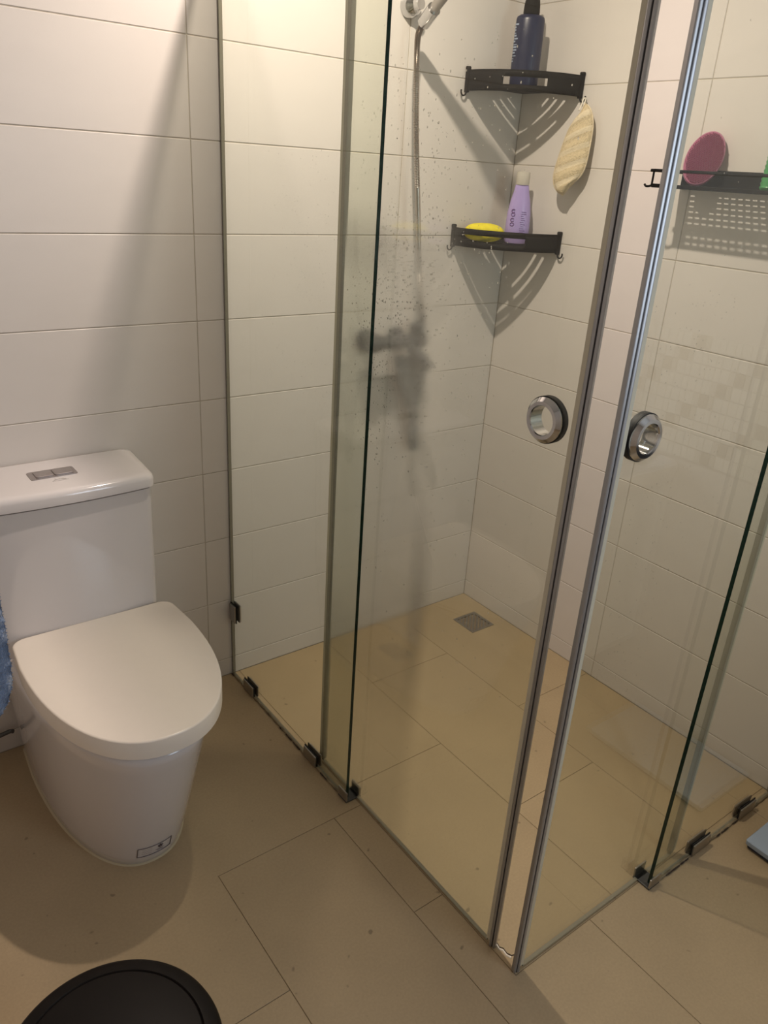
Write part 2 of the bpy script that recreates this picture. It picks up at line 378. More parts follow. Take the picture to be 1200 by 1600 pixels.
def rrect(x0, x1, y0, y1, r, bow=0.0, n=6, taper=0.0):
    pts = []
    for (cx, cy, a0) in ((x1 - r, y0 + r, -PI / 2), (x1 - r, y1 - r, 0), (x0 + r, y1 - r, PI / 2), (x0 + r, y0 + r, PI)):
        for i in range(n + 1):
            a = a0 + i / n * PI / 2; pts.append([cx + r * math.cos(a), cy + r * math.sin(a)])
    m = [(x0 + r + (x1 - x0 - 2 * r) * i / 8, y0) for i in range(1, 8)]
    pts += [list(q) for q in m]
    xm, hw = (x0 + x1) / 2, (x1 - x0) / 2
    for q in pts:
        if bow and q[1] < (y0 + y1) / 2: q[1] -= bow * max(0, 1 - ((q[0] - xm) / hw) ** 2)
        k = (y1 - q[1]) / (y1 - y0); q[0] = xm + (q[0] - xm) * (1 - taper * k)
    return [tuple(q) for q in pts]
TL, TR = -1.592, -1.212
rings = []
for z in (0.36, 0.42, 0.5, 0.6, 0.70, 0.732):
    k = (z - 0.36) / 0.372
    rings.append([(x, y, z) for x, y in rrect(TL + 0.006 * (1 - k), TR - 0.006 * (1 - k), -0.190 - 0.006 * (1 - k) ** 2, -0.004, 0.018, bow=0.012, taper=0.05)])
G().loft(rings).build('tank', MT['ceramic'], toilet, smooth=50)
rings = []
for z, i in ((0.7355, 0.004), (0.738, 0.0), (0.755, 0.0), (0.762, 0.0025), (0.7665, 0.008), (0.768, 0.018)):
    rings.append([(x, y, z) for x, y in rrect(TL - 0.008 + i, TR + 0.008 - i, -0.198 + i, -0.003 - i * 0.5, 0.022, bow=0.012, taper=0.06)])
tl = G().loft(rings).build('tank_lid', MT['ceramic'], toilet, smooth=50)
G().loft([[(x, y, z) for x, y in rrect(TL + 0.006, TR - 0.006, -0.186, -0.006, 0.016, bow=0.010, taper=0.05)] for z in (0.731, 0.7365)]).build('lid_gap_shade', MT['gap'], toilet)  # dark fill painted as the shade under the tank lid
fb = G().loft([[(x, y, z) for x, y in rrect(-1.461, -1.363, -0.123, -0.075, 0.006, n=4)] for z in (0.7675, 0.7695)]).build('flush_plate', MT['flush'], toilet)
tag(fb, 'grey metal dual flush plate')
for a, b in ((-1.449, -1.413), (-1.410, -1.371)):
    G().loft([[(x, y, z) for x, y in rrect(a + q, b - q, -0.117 + q, -0.081 - q, 0.003, n=3)] for z, q in ((0.7694, 0), (0.7715, 0.0), (0.7722, 0.0012))]).build('flush_button', MT['flush'], fb, smooth=30)
# faint mark in front of the flush plate: small crown-like emblem over a line
g = G()
g.tube([(-1.418 + 0.026 * i / 8 - 0.002, -0.1415 + 0.0035 * math.sin(PI * i / 8), 0.7685) for i in range(9)], 0.0006, 4)
for dx in (-0.007, 0, 0.007): g.tube([(-1.407 + dx, -0.139, 0.7685), (-1.407 + dx * 1.3, -0.133, 0.7685)], 0.0005, 4)
g.tube([(-1.424, -0.146, 0.7685), (-1.390, -0.146, 0.7685)], 0.0005, 4)
g.build('emblem', MT['faint'], tl)
# seat ring and lid, with the shade between them put into dark colours
SX = -1.385
def slab(name, z0, z1, wd, yb, yf, rnd, mat, cap=True):
    rings = []
    for z, i in ((z0, 0.004), (z0 + 0.003, 0.0), (z1 - rnd, 0.0), (z1 - rnd * 0.5, rnd * 0.25), (z1 - rnd * 0.12, rnd * 0.75), (z1, rnd * 1.6)):
        rings.append([(x, y, z) for x, y in dshape(SX, wd - i, yb - i, yf + i, rb=0.03)])
    return G().loft(rings).build(name, mat, toilet, smooth=50)
slab('seat_gap_shade', 0.3915, 0.3965, 0.178, -0.215, -0.659, 0.001, MT['gap'])  # dark fill standing for the shade between bowl and seat
slab('seat', 0.3960, 0.3995, 0.1825, -0.207, -0.666, 0.0012, MT['seat_shade'])
slab('lid', 0.4000, 0.4430, 0.1865, -0.205, -0.673, 0.0030, MT['seat'])
G().box((-1.47, -0.205, 0.392), (-1.285, -0.186, 0.425)).build('hinge_cover', MT['seat'], toilet, bev=0.004)
G().box((SX - 0.16, -0.25, 0.385), (SX + 0.16, -0.185, 0.395)).build('bowl_deck', MT['ceramic'], toilet, bev=0.003)
# sticker on the foot
def foot_pt(x, z, off=0.0008):
    cx, wd, yb, yf = bowl_par(z); L_ = (yb - yf) * 0.76; ys = yf + L_
    c = (abs(x - cx) / wd) ** 1.15; s = math.sqrt(max(0, 1 - c * c))
    return (x, ys - (s ** (2 / 2.3)) * L_ - off, z)
g = G(); a0, a1, z0, z1 = -1.436, -1.362, 0.033, 0.068
def fline(p, q, r=0.0007, n=8): g.tube([foot_pt(p[0] + (q[0] - p[0]) * i / n, p[1] + (q[1] - p[1]) * i / n) for i in range(n + 1)], r, 4)
for p, q in (((a0, z0), (a1, z0)), ((a1, z0), (a1, z1)), ((a1, z1), (a0, z1)), ((a0, z1), (a0, z0))): fline(p, q, 0.0009)
stk = g.build('sticker', MT['print'], toilet); tag(stk, 'small rectangular outline sticker with a leaf emblem')
g = G(); ex, ez = -1.388, 0.057
for k in range(5):
    a = PI / 2 + k * 2 * PI / 5; fline((ex, ez), (ex + 0.006 * math.cos(a), ez + 0.006 * math.sin(a)), 0.0014, 3)
fline((ex, ez - 0.008), (ex, ez), 0.0006)
for zz, h in ((0.045, 0.010), (0.041, 0.007)): fline((ex - h, zz), (ex + h, zz), 0.0004, 5)
for zz in (0.060, 0.052, 0.044): fline((-1.428, zz), (-1.406, zz), 0.0002, 4)
g.build('emblem', MT['print'], stk)
# pale sealant line round the foot
cx, wd, yb, yf = bowl_par(0)
G().loft([[(x, y, z) for x, y in dshape(cx, wd + i, yb, yf - i, rb=0.02)] for z, i in ((0.0, 0.004), (0.002, 0.0025), (0.0035, -0.001))], False, False).build('sealant', MT['sealant'], toilet, smooth=60)
# water hose left of the toilet
t = empty('supply_hose', (-1.60, -0.02, 0.07), 'thin dark braided water hose on the wall left of the toilet foot', 'hose')
G().tube(bez([(-1.562, -0.028, 0.0745), (-1.57, -0.022, 0.0725), (-1.62, -0.02, 0.066), (-1.68, -0.03, 0.09), (-1.72, -0.025, 0.18)]), 0.0055, 10).build('hose', MT['darkmetal'], t, smooth=60)
G().lathe([(0.012, -0.006), (0.012, -0.02), (0.008, -0.03)], 16, 'y', (-1.72, 0.0, 0.19)).build('valve', MT['chrome'], t, smooth=40)
# ------------------------------------------------------------------ pedal bin
BX, BY = -1.650, -1.060
t = empty('pedal_bin', (BX, BY, 0), 'round black plastic pedal bin on the floor in front of the toilet', 'bin')
G().lathe([(0.110, 0.0), (0.114, 0.004), (0.134, 0.235), (0.136, 0.24)], 64, c=(BX, BY, 0)).build('bucket', MT['bin'], t, smooth=40)
prof = [(0.152, 0.241), (0.154, 0.246), (0.154, 0.258), (0.151, 0.266), (0.145, 0.2705), (0.1290, 0.2735), (0.1270, 0.2710), (0.1250, 0.2740), (0.095, 0.280), (0.05, 0.2835), (0.01, 0.284)]
G().lathe(prof, 96, c=(BX, BY, 0)).build('lid', MT['bin'], t, smooth=35)
G().box((BX + 0.05, BY - 0.165, 0.008), (BX + 0.10, BY - 0.09, 0.016)).build('pedal', MT['darkmetal'], t, bev=0.003)
# ------------------------------------------------------------------ bathroom scale at the right edge
t = empty('bathroom_scale', (-0.125, -1.41, 0), 'flat pale blue bathroom scale on the floor outside the right glass', 'scale')
G().loft([[(x, y, z) for x, y in rrect(-0.234 + i, -0.012 - i, -1.56 + i, -1.257 - i, 0.006)] for z, i in ((0.012, 0.001), (0.014, 0), (0.024, 0), (0.026, 0.002))]).build('platform', MT['scale'], t, smooth=40)
G().loft([[(x, y, z) for x, y in rrect(-0.230, -0.016, -1.556, -1.261, 0.006)] for z in (0.004, 0.012)]).build('base', MT['darkblue'], t)
for x in (-0.21, -0.036):
    for y in (-1.28, -1.535): G().lathe([(0.011, 0.0), (0.011, 0.0045)], 12, c=(x, y, 0)).build('foot', MT['rubber'], t)
# ------------------------------------------------------------------ vanity and mosaic splashback outside the frame (seen mirrored in the right glass)
ms = empty('mosaic_splashback', (0, -1.62, 0.92), 'beige mosaic splashback seen mirrored in the right glass door', 'splashback')
ms.location = (0, 0, 0)
for j in range(9):
    g1 = G()
    for i in range(14):
        y0 = -1.96 + i * 0.0405; z0 = 0.78 + j * 0.0355
        if (i * 7 + j * 3) % 5: g1.box((-0.0045, y0, z0), (-0.0004, y0 + 0.0375, z0 + 0.0325))
        else: G().box((-0.0045, y0, z0), (-0.0004, y0 + 0.0375, z0 + 0.0325)).build('mosaic_tile', MT['mosb'], ms)
    tag(g1.build('mosaic_row', MT['mosa'], ms), kind='stuff')
t = empty('vanity', (-0.18, -1.95, 0), 'white wall-hung vanity with basin seen mirrored in the right glass door', 'vanity')
G().box((-0.36, -2.35, 0.22), (-0.002, -1.62, 0.70)).build('cabinet', MT['wood'], t, bev=0.004)
for y in (-2.34, -1.98): G().box((-0.376, y, 0.23), (-0.361, y + 0.35, 0.69)).build('door', MT['wood'], t, bev=0.002)
G().loft([[(x, y, z) for x, y in rrect(-0.40 + q, -0.006, -2.38 + q, -1.59 - q, 0.05)] for z, q in ((0.701, 0.03), (0.72, 0.005), (0.765, 0.0), (0.77, 0.004), (0.768, 0.03), (0.72, 0.07))], True, True).build('basin', MT['ceramic'], t, smooth=50)
# ------------------------------------------------------------------ blue towel on a swing-arm bar (left edge)
t = empty('towel_rail', (X0, -0.86, 1.25), 'chrome swing-arm towel rail on the left wall', 'rail')
G().tube([(X0 + 0.006, -0.86, 1.25), (-2.0, -0.86, 1.25), (-1.985, -0.86, 1.276), (-1.70, -0.86, 1.276)], 0.007, 12).build('arm', MT['chrome'], t, smooth=60)
G().lathe([(0.025, X0), (0.025, X0 + 0.008), (0.012, X0 + 0.014)], 20, 'x', (0, -0.86, 1.25)).build('mount', MT['chrome'], t, smooth=40)
def towel():
    nx, nz = 34, 110; v = []; f = []
    Z1 = 1.262; rnd = random.Random(3)
    for side, sg in ((0, -1), (1, 1)):
        for j in range(nz + 1):
            for i in range(nx + 1):
                s = i / nx; tt = j / nz
                zl = 0.715 + 0.004 * math.sin(s * 9)
                z = Z1 - (Z1 - zl) * tt
                wdt = 0.32
                d = z - zl; r = 0.085                      # rounded lower corners
                if d < r: wdt_c = wdt - (r - math.sqrt(max(0, r * r - (r - d) ** 2))) * 2.0
                else: wdt_c = wdt
                x = -1.6685 + 0.002 * math.sin(tt * 11) - (1 - s) * wdt_c - (wdt - wdt_c) * 0.5 + 0.0
                th = 0.017 * math.sqrt(max(0, 1 - (2 * s - 1) ** 6)) * (math.sqrt(max(0, 1 - max(0, (tt - 0.93) / 0.07) ** 2)))
                y = -0.86 + sg * th + 0.008 * math.sin(s * 14 + tt * 3) * tt + rnd.uniform(-1, 1) * 0.0016
                v.append((x + rnd.uniform(-1, 1) * 0.0012, y, z + rnd.uniform(-1, 1) * 0.001))
    K = (nx + 1) * (nz + 1)
    for side in (0, 1):
        for j in range(nz):
            for i in range(nx):
                a = side * K + j * (nx + 1) + i; f.append((a, a + 1, a + nx + 2, a + nx + 1) if side else (a, a + nx + 1, a + nx + 2, a + 1))
    for j in range(nz):
        for i in (0, nx):
            a = j * (nx + 1) + i; b = a + nx + 1; f.append((a, b, b + K, a + K) if i == 0 else (a, a + K, b + K, b))
    for i in range(nx):
        for j in (0, nz):
            a = j * (nx + 1) + i; f.append((a, a + 1, a + 1 + K, a + K) if j == 0 else (a, a + K, a + 1 + K, a + 1))
    return v, f
v, f = towel()
tw = mk('towel', v, f, MT['towel'], smooth=True)
tag(tw, 'fluffy blue terry towel hanging at the left edge beside the toilet', 'towel')
# loose terry loops on the visible edge of the towel
g = G(); rnd = random.Random(5)
cand = [q for q in v if q[0] > -1.76 and q[2] < 1.1]
for q in rnd.sample(cand, min(1500, len(cand))):
    q = Vector(q); c = Vector((-1.72, -0.86, q.z)); d = (q - c); d.z = 0
    d = (d.normalized() + Vector((rnd.uniform(-.5, .5), rnd.uniform(-.5, .5), rnd.uniform(-.6, .6)))).normalized()
    s = Vector((rnd.uniform(-1, 1), rnd.uniform(-1, 1), rnd.uniform(-1, 1))).normalized() * 0.0009; e = d.cross(s).normalized() * 0.0009
    L_ = rnd.uniform(0.0012, 0.0028)
    g.add([q + s, q - s, q + e, q + d * L_], [(0, 1, 3), (1, 2, 3), (2, 0, 3)])
tag(g.build('pile', MT['towel'], tw), kind='stuff')
# ------------------------------------------------------------------ shower enclosure
GH = 1.93
FXL, DXL, FYR, DYR = -0.940, -0.915, -1.195, -1.170     # centre planes: fixed/door left, fixed/door right
def pane(name, parent, ax, c, a0, a1, z0, z1, mat, th=0.008, low=False):
    """glass slab, plane normal = ax at coordinate c, from a0 to a1 along the other axis"""
    h = th / 2
    if ax == 'x': A, B = (c - h, a0, z0), (c + h, a1, z1)
    else: A, B = (a0, c - h, z0), (a1, c + h, z1)
    q = G().box(A, B)
    fm = [1, 1, 0, 0, 0, 0]
    # face order: bottom, top, -y, +x, +y, -x
    fm = [2, 1, 1, 0, 2 if low else 1, 0] if ax == 'x' else [2, 1, 0, 2 if low else 1, 0, 1]
    return mk(name, q.v, q.f, None, parent, mats=[mat, MT['gedge'], MT['seal2']], fm=fm)
def droplets(parent, ax, c, sgn, n, sampler, seed):
    rnd = random.Random(seed); g = G()
    for _ in range(n):
        a, z, s = sampler(rnd)
        r = min(0.0028, s * rnd.uniform(0.5, 1.2)); st = rnd.uniform(1.0, 1.6) if r > 0.0012 else 1
        v = [];
        for ph, rr in ((0, 1.0), (0.5, 0.80), (1.0, 0.35)):
            for k in range(8):
                t_ = 2 * PI * k / 8; da, dz, dn = rr * r * math.cos(t_), rr * r * st * math.sin(t_), ph * r * 0.45 * (1.0 if ph < 1 else 1.15)
                v.append((c + sgn * dn, a + da, z + dz) if ax == 'x' else (a + da, c + sgn * dn, z + dz))
        f = []
        for j in (0, 1):
            for k in range(8): q = (k + 1) % 8; f.append((j * 8 + k, j * 8 + q, (j + 1) * 8 + q, (j + 1) * 8 + k))
        f.append(tuple(16 + k for k in range(8))); f.append(tuple(range(8))[::-1])
        g.add(v, f)
    o = g.build('water_droplets', MT['water'], parent, smooth=None); tag(o, kind='stuff')
    for p in o.data.polygons: p.use_smooth = len(p.vertices) == 4
    return o
def clamp(parent, ax, c, a0, a1, z0, z1, name='panel_clamp'):
    """small chrome plate on each face of the glass with a dark gasket"""
    e = empty(name, (0, 0, 0)); e.parent = parent
    off = Vector((0, 0, 0)); p = parent
    while p: off += p.location; p = p.parent
    if ax == 'x': ctr = Vector((c, (a0 + a1) / 2, (z0 + z1) / 2))
    else: ctr = Vector(((a0 + a1) / 2, c, (z0 + z1) / 2))
    e.location = ctr - off
    for s in (-1, 1):
        for (n, d0, d1, m_, i) in (('gasket', 0.004, 0.0060, MT['rubber'], -0.002), ('plate', 0.0060, 0.0105, MT['satin'], 0)):
            lo, hi = sorted((c + s * d0, c + s * d1))
            A, B = ((lo, a0 + i, z0 + i * 0), (hi, a1 - i, z1 - i)) if ax == 'x' else ((a0 + i, lo, z0 + i * 0), (a1 - i, hi, z1 - i))
            o = G().box(A, B).build(n, m_, e, bev=0.0012 if n == 'plate' else None)
    return e
def handle(parent, ax, c, a, z):
    """chrome finger-pull ring through the door"""
    g = G()
    P = [(0.0235, -0.014), (0.0290, -0.014), (0.0350, -0.0080), (0.0355, -0.0055), (0.0355, -0.0040), (0.0355, 0.0040), (0.0355, 0.0055), (0.0350, 0.0080), (0.0290, 0.014), (0.0235, 0.014), (0.0225, 0.012), (0.0225, -0.012), (0.0235, -0.014)]
    ctr = (c, a, z) if ax == 'x' else (a, c, z)
    o = G().lathe(P, 64, ax, ctr, cap=False).build('pull_ring', MT['chrome'], parent, smooth=25, weld=True)
    P2 = [(0.0330, -0.0056), (0.0366, -0.0056), (0.0366, 0.0056), (0.0330, 0.0056)]
    G().lathe(P2, 64, ax, ctr, cap=False).build('gasket', MT['rubber'], o, smooth=40)
def strip(parent, pts2d, z0, z1, mat, name='edge_strip', sm=30):
    return G().loft([[(x, y, z) for x, y in pts2d] for z in (z0, z1)]).build(name, mat, parent, smooth=sm)
def round_profile(cx, cy, ux, uy, wd, th):
    """two-lobed magnet profile: bar-shaped cross-section around (cx,cy), long axis (ux,uy)"""
    pts = []
    n = 10
    for i in range(n + 1):
        t_ = i / n; s = t_ * 2 - 1
        bump = th * (0.72 + 0.28 * math.sqrt(max(0, 1 - (2 * abs(s) - 1) ** 2))) * (0.55 if abs(s) < 0.05 else 1)
        pts.append((s * wd / 2, bump / 2))
    q = pts + [(a, -b) for a, b in reversed(pts)]
    return [(cx + ux * a - uy * b, cy + uy * a + ux * b) for a, b in q]
# --- left fixed panel
t = empty('fixed_glass_panel', (FXL, -0.31, 0), 'fixed clear glass panel on the left, next to the toilet', 'shower panel')
pane('glass', t, 'x', FXL, -0.615, -0.006, 0.002, GH, MT['glass'], low=True)
clamp(t, 'x', FXL, -0.142, -0.085, 0.002, 0.034); clamp(t, 'x', FXL, -0.482, -0.425, 0.002, 0.034)
e = clamp(t, 'x', FXL, -0.036, -0.004, 0.195, 0.250, 'wall_clamp')
strip(t, [(FXL - 0.0045, -0.0055), (FXL - 0.0045, -0.0005), (FXL + 0.0045, -0.0005), (FXL + 0.0045, -0.0055)], 0.004, GH, MT['sealgrey'], 'wall_seal')
g = G().tube([(FXL - 0.005, -0.615 + 0.61 * i / 60, 0.0022) for i in range(61)], 0.003, 6, rad=lambda i: 0.0032 + 0.001 * math.sin(i * 1.7))
g.build('silicone_bead', MT['silicone'], t, smooth=60)
rnd = random.Random(2)
for y, L_ in ((-0.30, 0.006), (-0.345, 0.03), (-0.385, 0.035), (-0.52, 0.03), (-0.012, 0.012)):
    G().tube([(FXL - 0.008, y + L_ * (i / 6 - .5), 0.003) for i in range(7)], 0.004, 6, rad=lambda i: 0.0010 + 0.0014 * rnd.random()).build('mould_spot', MT['mould'], t, smooth=60)
def smp(r):
    a = r.gauss(-0.36, 0.11); z = r.uniform(0.85, 1.45)
    return min(-0.02, max(-0.60, a)), z, 0.0009
droplets(t, 'x', FXL + 0.004, 1, 260, smp, 11)
# --- left sliding door
t = empty('sliding_glass_door', (DXL, -0.79, 0), 'left sliding glass door with round chrome pull, streaked with water drops', 'shower door')
pane('glass', t, 'x', DXL, -1.092, -0.468, 0.005, GH - 0.01, MT['dglass'])
strip(t, [(DXL - 0.0055, -0.475), (DXL - 0.0055, -0.4655), (DXL + 0.0055, -0.4655), (DXL + 0.0055, -0.475)], 0.012, GH - 0.01, MT['seal2'], 'edge_seal')
strip(t, [(DXL - 0.003, -0.4655), (DXL - 0.003, -0.454), (DXL + 0.003, -0.454), (DXL + 0.003, -0.4655)], 0.012, GH - 0.01, MT['seal'], 'seal_fin')
strip(t, [(DXL - 0.0045, -1.0990), (DXL - 0.0045, -1.0905), (DXL + 0.0045, -1.0905), (DXL + 0.0045, -1.0990)], 0.012, GH - 0.01, MT['seal'], 'edge_seal')
strip(t, round_profile(DXL, -1.1055, 0.34, -0.94, 0.0135, 0.011), 0.0015, GH - 0.01, MT['alu'], 'magnet_strip')
strip(t, round_profile(DXL, -1.1055, 0.34, -0.94, 0.0018, 0.0088), 0.002, GH - 0.012, MT['groove'], 'magnet_groove')
handle(t, 'x', DXL, -1.040, 1.092)
def smp(r):
    k = r.random()
    if k < 0.36: a, z = r.gauss(-0.69, 0.07), r.gauss(1.28, 0.13)
    elif k < 0.55: a, z = r.gauss(-0.60, 0.05), r.gauss(1.12, 0.12)
    elif k < 0.85: a, z = r.uniform(-0.90, -0.50), r.uniform(0.9, 1.62)
    else: a, z = r.uniform(-1.05, -0.5), r.uniform(0.45, 1.6)
    return min(-0.49, max(-1.07, a)), z, 0.0012
droplets(t, 'x', DXL + 0.004, 1, 1250, smp, 12)
# --- right sliding door
t = empty('sliding_glass_door', (-0.65, DYR, 0), 'right sliding glass door with round chrome pull, reflecting the room', 'shower door')
pane('glass', t, 'y', DYR, -0.900, -0.405, 0.005, GH - 0.01, MT['glass'])
strip(t, [(-0.412, DYR - 0.0055), (-0.4025, DYR - 0.0055), (-0.4025, DYR + 0.0055), (-0.412, DYR + 0.0055)], 0.012, GH - 0.01, MT['seal2'], 'edge_seal')
strip(t, [(-0.4025, DYR - 0.003), (-0.391, DYR - 0.003), (-0.391, DYR + 0.003), (-0.4025, DYR + 0.003)], 0.012, GH - 0.01, MT['seal'], 'seal_fin')
strip(t, [(-0.909, DYR - 0.0045), (-0.900, DYR - 0.0045), (-0.900, DYR + 0.0045), (-0.909, DYR + 0.0045)], 0.012, GH - 0.01, MT['seal'], 'edge_seal')
strip(t, round_profile(-0.9155, DYR, -0.94, 0.34, 0.0135, 0.011), 0.0015, GH - 0.01, MT['alu'], 'magnet_strip')
strip(t, round_profile(-0.9155, DYR, -0.94, 0.34, 0.0018, 0.0088), 0.002, GH - 0.012, MT['groove'], 'magnet_groove')
handle(t, 'y', DYR, -0.860, 1.096)
def smp(r):
    if r.random() < 0.5: a, z = r.gauss(-0.76, 0.06), r.uniform(0.6, 1.3)
    else: a, z = r.uniform(-0.86, -0.42), r.uniform(0.4, 1.62)
    return min(-0.42, max(-0.88, a)), z, 0.0009
droplets(t, 'y', DYR + 0.004, 1, 420, smp, 13)
# --- right fixed panel
t = empty('fixed_glass_panel', (-0.26, FYR, 0), 'fixed clear glass panel at the right edge, beside the bathroom scale', 'shower panel')
pane('glass', t, 'y', FYR, -0.520, -0.006, 0.002, GH, MT['glass'], low=True)
clamp(t, 'y', FYR, -0.368, -0.300, 0.002, 0.034); clamp(t, 'y', FYR, -0.166, -0.098, 0.002, 0.034)
strip(t, [(-0.007, FYR - 0.006), (-0.0005, FYR - 0.006), (-0.0005, FYR + 0.006), (-0.007, FYR + 0.006)], 0.004, GH, MT['sealgrey'], 'wall_seal')
G().tube([(-0.52 + 0.515 * i / 50, FYR - 0.005, 0.0022) for i in range(51)], 0.003, 6, rad=lambda i: 0.0032 + 0.001 * math.sin(i * 2.1)).build('silicone_bead', MT['silicone'], t, smooth=60)
for x, L_ in ((-0.44, 0.05), (-0.395, 0.03), (-0.255, 0.015), (-0.225, 0.03), (-0.18, 0.02), (-0.012, 0.02)):
    G().tube([(x + L_ * (i / 6 - .5), FYR - 0.008, 0.003) for i in range(7)], 0.004, 6, rad=lambda i: 0.0010 + 0.0012 * rnd.random()).build('mould_spot', MT['mould'], t, smooth=60)
# --- floor guides under the panel ends
def guide(name_label, x0, x1, y0, y1, z1, ax):
    t = empty('floor_guide', ((x0 + x1) / 2, (y0 + y1) / 2, 0), name_label, 'door guide', 'door guides at the panel ends')
    G().box((x0, y0, 0.0), (x1, y1, 0.005)).build('base', MT['darkmetal'], t, bev=0.001)
    if ax == 'x':
        for xx in (x0, x1 - 0.004, ): G().box((xx, y0, 0.005), (xx + 0.004, y1, z1)).build('cheek', MT['satin'], t, bev=0.001)
    else:
        for yy in (y0, y1 - 0.004): G().box((x0, yy, 0.005), (x1, yy + 0.004, z1)).build('cheek', MT['satin'], t, bev=0.001)
guide('small metal door guide on the floor at the left panel end', -0.950, -0.906, -0.626, -0.590, 0.030, 'x')
guide('small metal door guide on the floor at the right panel end', -0.532, -0.494, -1.205, -1.161, 0.030, 'y')
# --- header rails above the frame (they throw the soft edge on the back wall)
t = empty('header_rail', (-0.93, -0.6, GH), 'aluminium header rail above the left shower glass', 'rail')
G().box((-0.945, -1.200, GH + 0.0005), (-0.935, -0.002, GH + 0.005)).build('profile', MT['alu'], t, bev=0.002)
t = empty('header_rail', (-0.45, -1.183, GH), 'aluminium header rail above the right shower glass', 'rail')
G().box((-0.934, -1.200, GH + 0.0005), (-0.002, -1.190, GH + 0.005)).build('profile', MT['alu'], t, bev=0.002)
# --- drain
t = empty('floor_drain', (DX, DY, 0), 'square metal drain grate in the shower floor corner', 'drain')
g = G(); e = 0.0005; z0, z1 = -0.003, 0.0018
for a in ((DX - DR, DY - DR, DX + DR, DY - DR + 0.010), (DX - DR, DY + DR - 0.010, DX + DR, DY + DR), (DX - DR, DY - DR + 0.010, DX - DR + 0.010, DY + DR - 0.010), (DX + DR - 0.010, DY - DR + 0.010, DX + DR, DY + DR - 0.010)):
    g.box((a[0], a[1], z0), (a[2], a[3], z1))
g.build('frame', MT['satin'], t)
G().box((DX - DR + 0.008, DY - DR + 0.008, -0.0045), (DX + DR - 0.008, DY + DR - 0.008, -0.0025)).build('sump', MT['rubber'], t)
for k in range(-4, 5):
    # diagonal bars clipped to the square
    h = DR - 0.010; o_ = k * 0.0165
    p0 = Vector((max(-h, -h + o_), max(-h, -h - o_))); p1 = Vector((min(h, h + o_), min(h, h - o_)))
    if (p1 - p0).length < 0.01: continue
    d = (p1 - p0).normalized(); nn = Vector((-d.y, d.x)) * 0.0034
    c_ = Vector((DX, DY)); q = [c_ + p0 - nn, c_ + p1 - nn, c_ + p1 + nn, c_ + p0 + nn]
    G().loft([[(a.x, a.y, z) for a in q] for z in (-0.002, 0.0014)]).build('bar', MT['satin'], t)
# ------------------------------------------------------------------ shelves
def corner_shelf(label, zb, slot):
    t = empty('corner_shelf', (-0.01, -0.01, zb), label, 'shelf')
    R = 0.214
    # plate, polar grid with arc slots
    rads = [0.0, 0.070, 0.080, 0.103, 0.115, 0.135, 0.147, 0.167, 0.179, 0.195, 0.205, R]
    n = 36; verts = []; idx = {}
    def bowk(a): return 1.0 - 0.02 * math.sin(2 * a) ** 2      # nearly a quarter circle
    for i, r in enumerate(rads):
        for j in range(n + 1):
            a = PI / 2 * j / n; rr = r * bowk(a)
            idx[i, j] = len(verts); verts.append((-rr * math.cos(a) - 0.003, -rr * math.sin(a) - 0.003, zb + 0.014))
    faces = []
    for i in range(len(rads) - 1):
        for j in range(n):
            is_slot = i % 2 == 1 and not (17 <= j < 19) and 3 <= j < n - 3
            if is_slot: continue
            faces.append((idx[i, j], idx[i, j + 1], idx[i + 1, j + 1], idx[i + 1, j]))
    pl = mk('base_plate', verts, faces, MT['black'], t, weld=True)
    s = pl.modifiers.new('solid', 'SOLIDIFY'); s.thickness = 0.003; s.offset = 0
    # front rail, curved band with a window
    def rail_pt(j, N_, r, z):
        a = PI / 2 * j / N_; rr = r * bowk(a); return (-rr * math.cos(a) - 0.003, -rr * math.sin(a) - 0.003, z)
    N_ = 60; H = 0.050; zz = [0, 0.016, 0.034, H]; verts = []; faces = []
    for j in range(N_ + 1):
        for z in zz: verts.append(rail_pt(j, N_, R + 0.001, zb + z))
    for j in range(N_):
        for k in range(3):
            u = (j + 0.5) / N_
            if k == 1 and slot[0] < u < slot[1]: continue
            a = j * 4 + k; faces.append((a, a + 1, a + 5, a + 4))
    rl = mk('front_rail', verts, faces, MT['black'], t, smooth=True)
    s = rl.modifiers.new('solid', 'SOLIDIFY'); s.thickness = 0.0035; s.offset = 0
    for ax in (0, 1):
        p = (-R - 0.005, -0.006) if ax == 0 else (-0.006, -R - 0.005)
        G().lathe([(0.006, zb - 0.004), (0.0068, zb - 0.002), (0.0068, zb + 0.050), (0.0075, zb + 0.051), (0.0075, zb + 0.056), (0.006, zb + 0.058)], 16, c=(p[0], p[1], 0)).build('end_post', MT['black'], t, smooth=40)
        pts = []
        for i in range(14):
            a = -0.2 + PI * 1.15 * i / 13
            u = 0.0075 * math.cos(a) ; w_ = -0.0085 * math.sin(a)
            pts.append((u, w_))
        hk = [( -0.006, 0.012)] + [(-0.013 + 0.0 , 0.008)]
        path = [(0, 0.010), (0.004, 0.004), (0.005, -0.004), (0.008, -0.010), (0.014, -0.0125), (0.020, -0.010), (0.023, -0.004), (0.0225, 0.001)]
        if ax == 0: P3 = [(p[0] - a, p[1] - 0.004, zb + b) for a, b in path]
        else: P3 = [(p[0] - 0.004, p[1] - a, zb + b) for a, b in path]
        G().tube(bez(P3, 4), 0.0022, 8).build('hook', MT['black'], t, smooth=60)
        # wall rail
        if ax == 0: G().box((-R, -0.0045, zb + 0.0165), (-0.006, -0.0015, zb + 0.028)).build('wall_flange', MT['black'], t)
        else: G().box((-0.0045, -R, zb + 0.0165), (-0.0015, -0.006, zb + 0.028)).build('wall_flange', MT['black'], t)
    return t
corner_shelf('black slotted metal corner shelf, the upper one holding the navy bottle', 1.630, (0.33, 0.68))
corner_shelf('black slotted metal corner shelf, the lower one holding sponge and lavender bottle', 1.233, (0.10, 0.66))
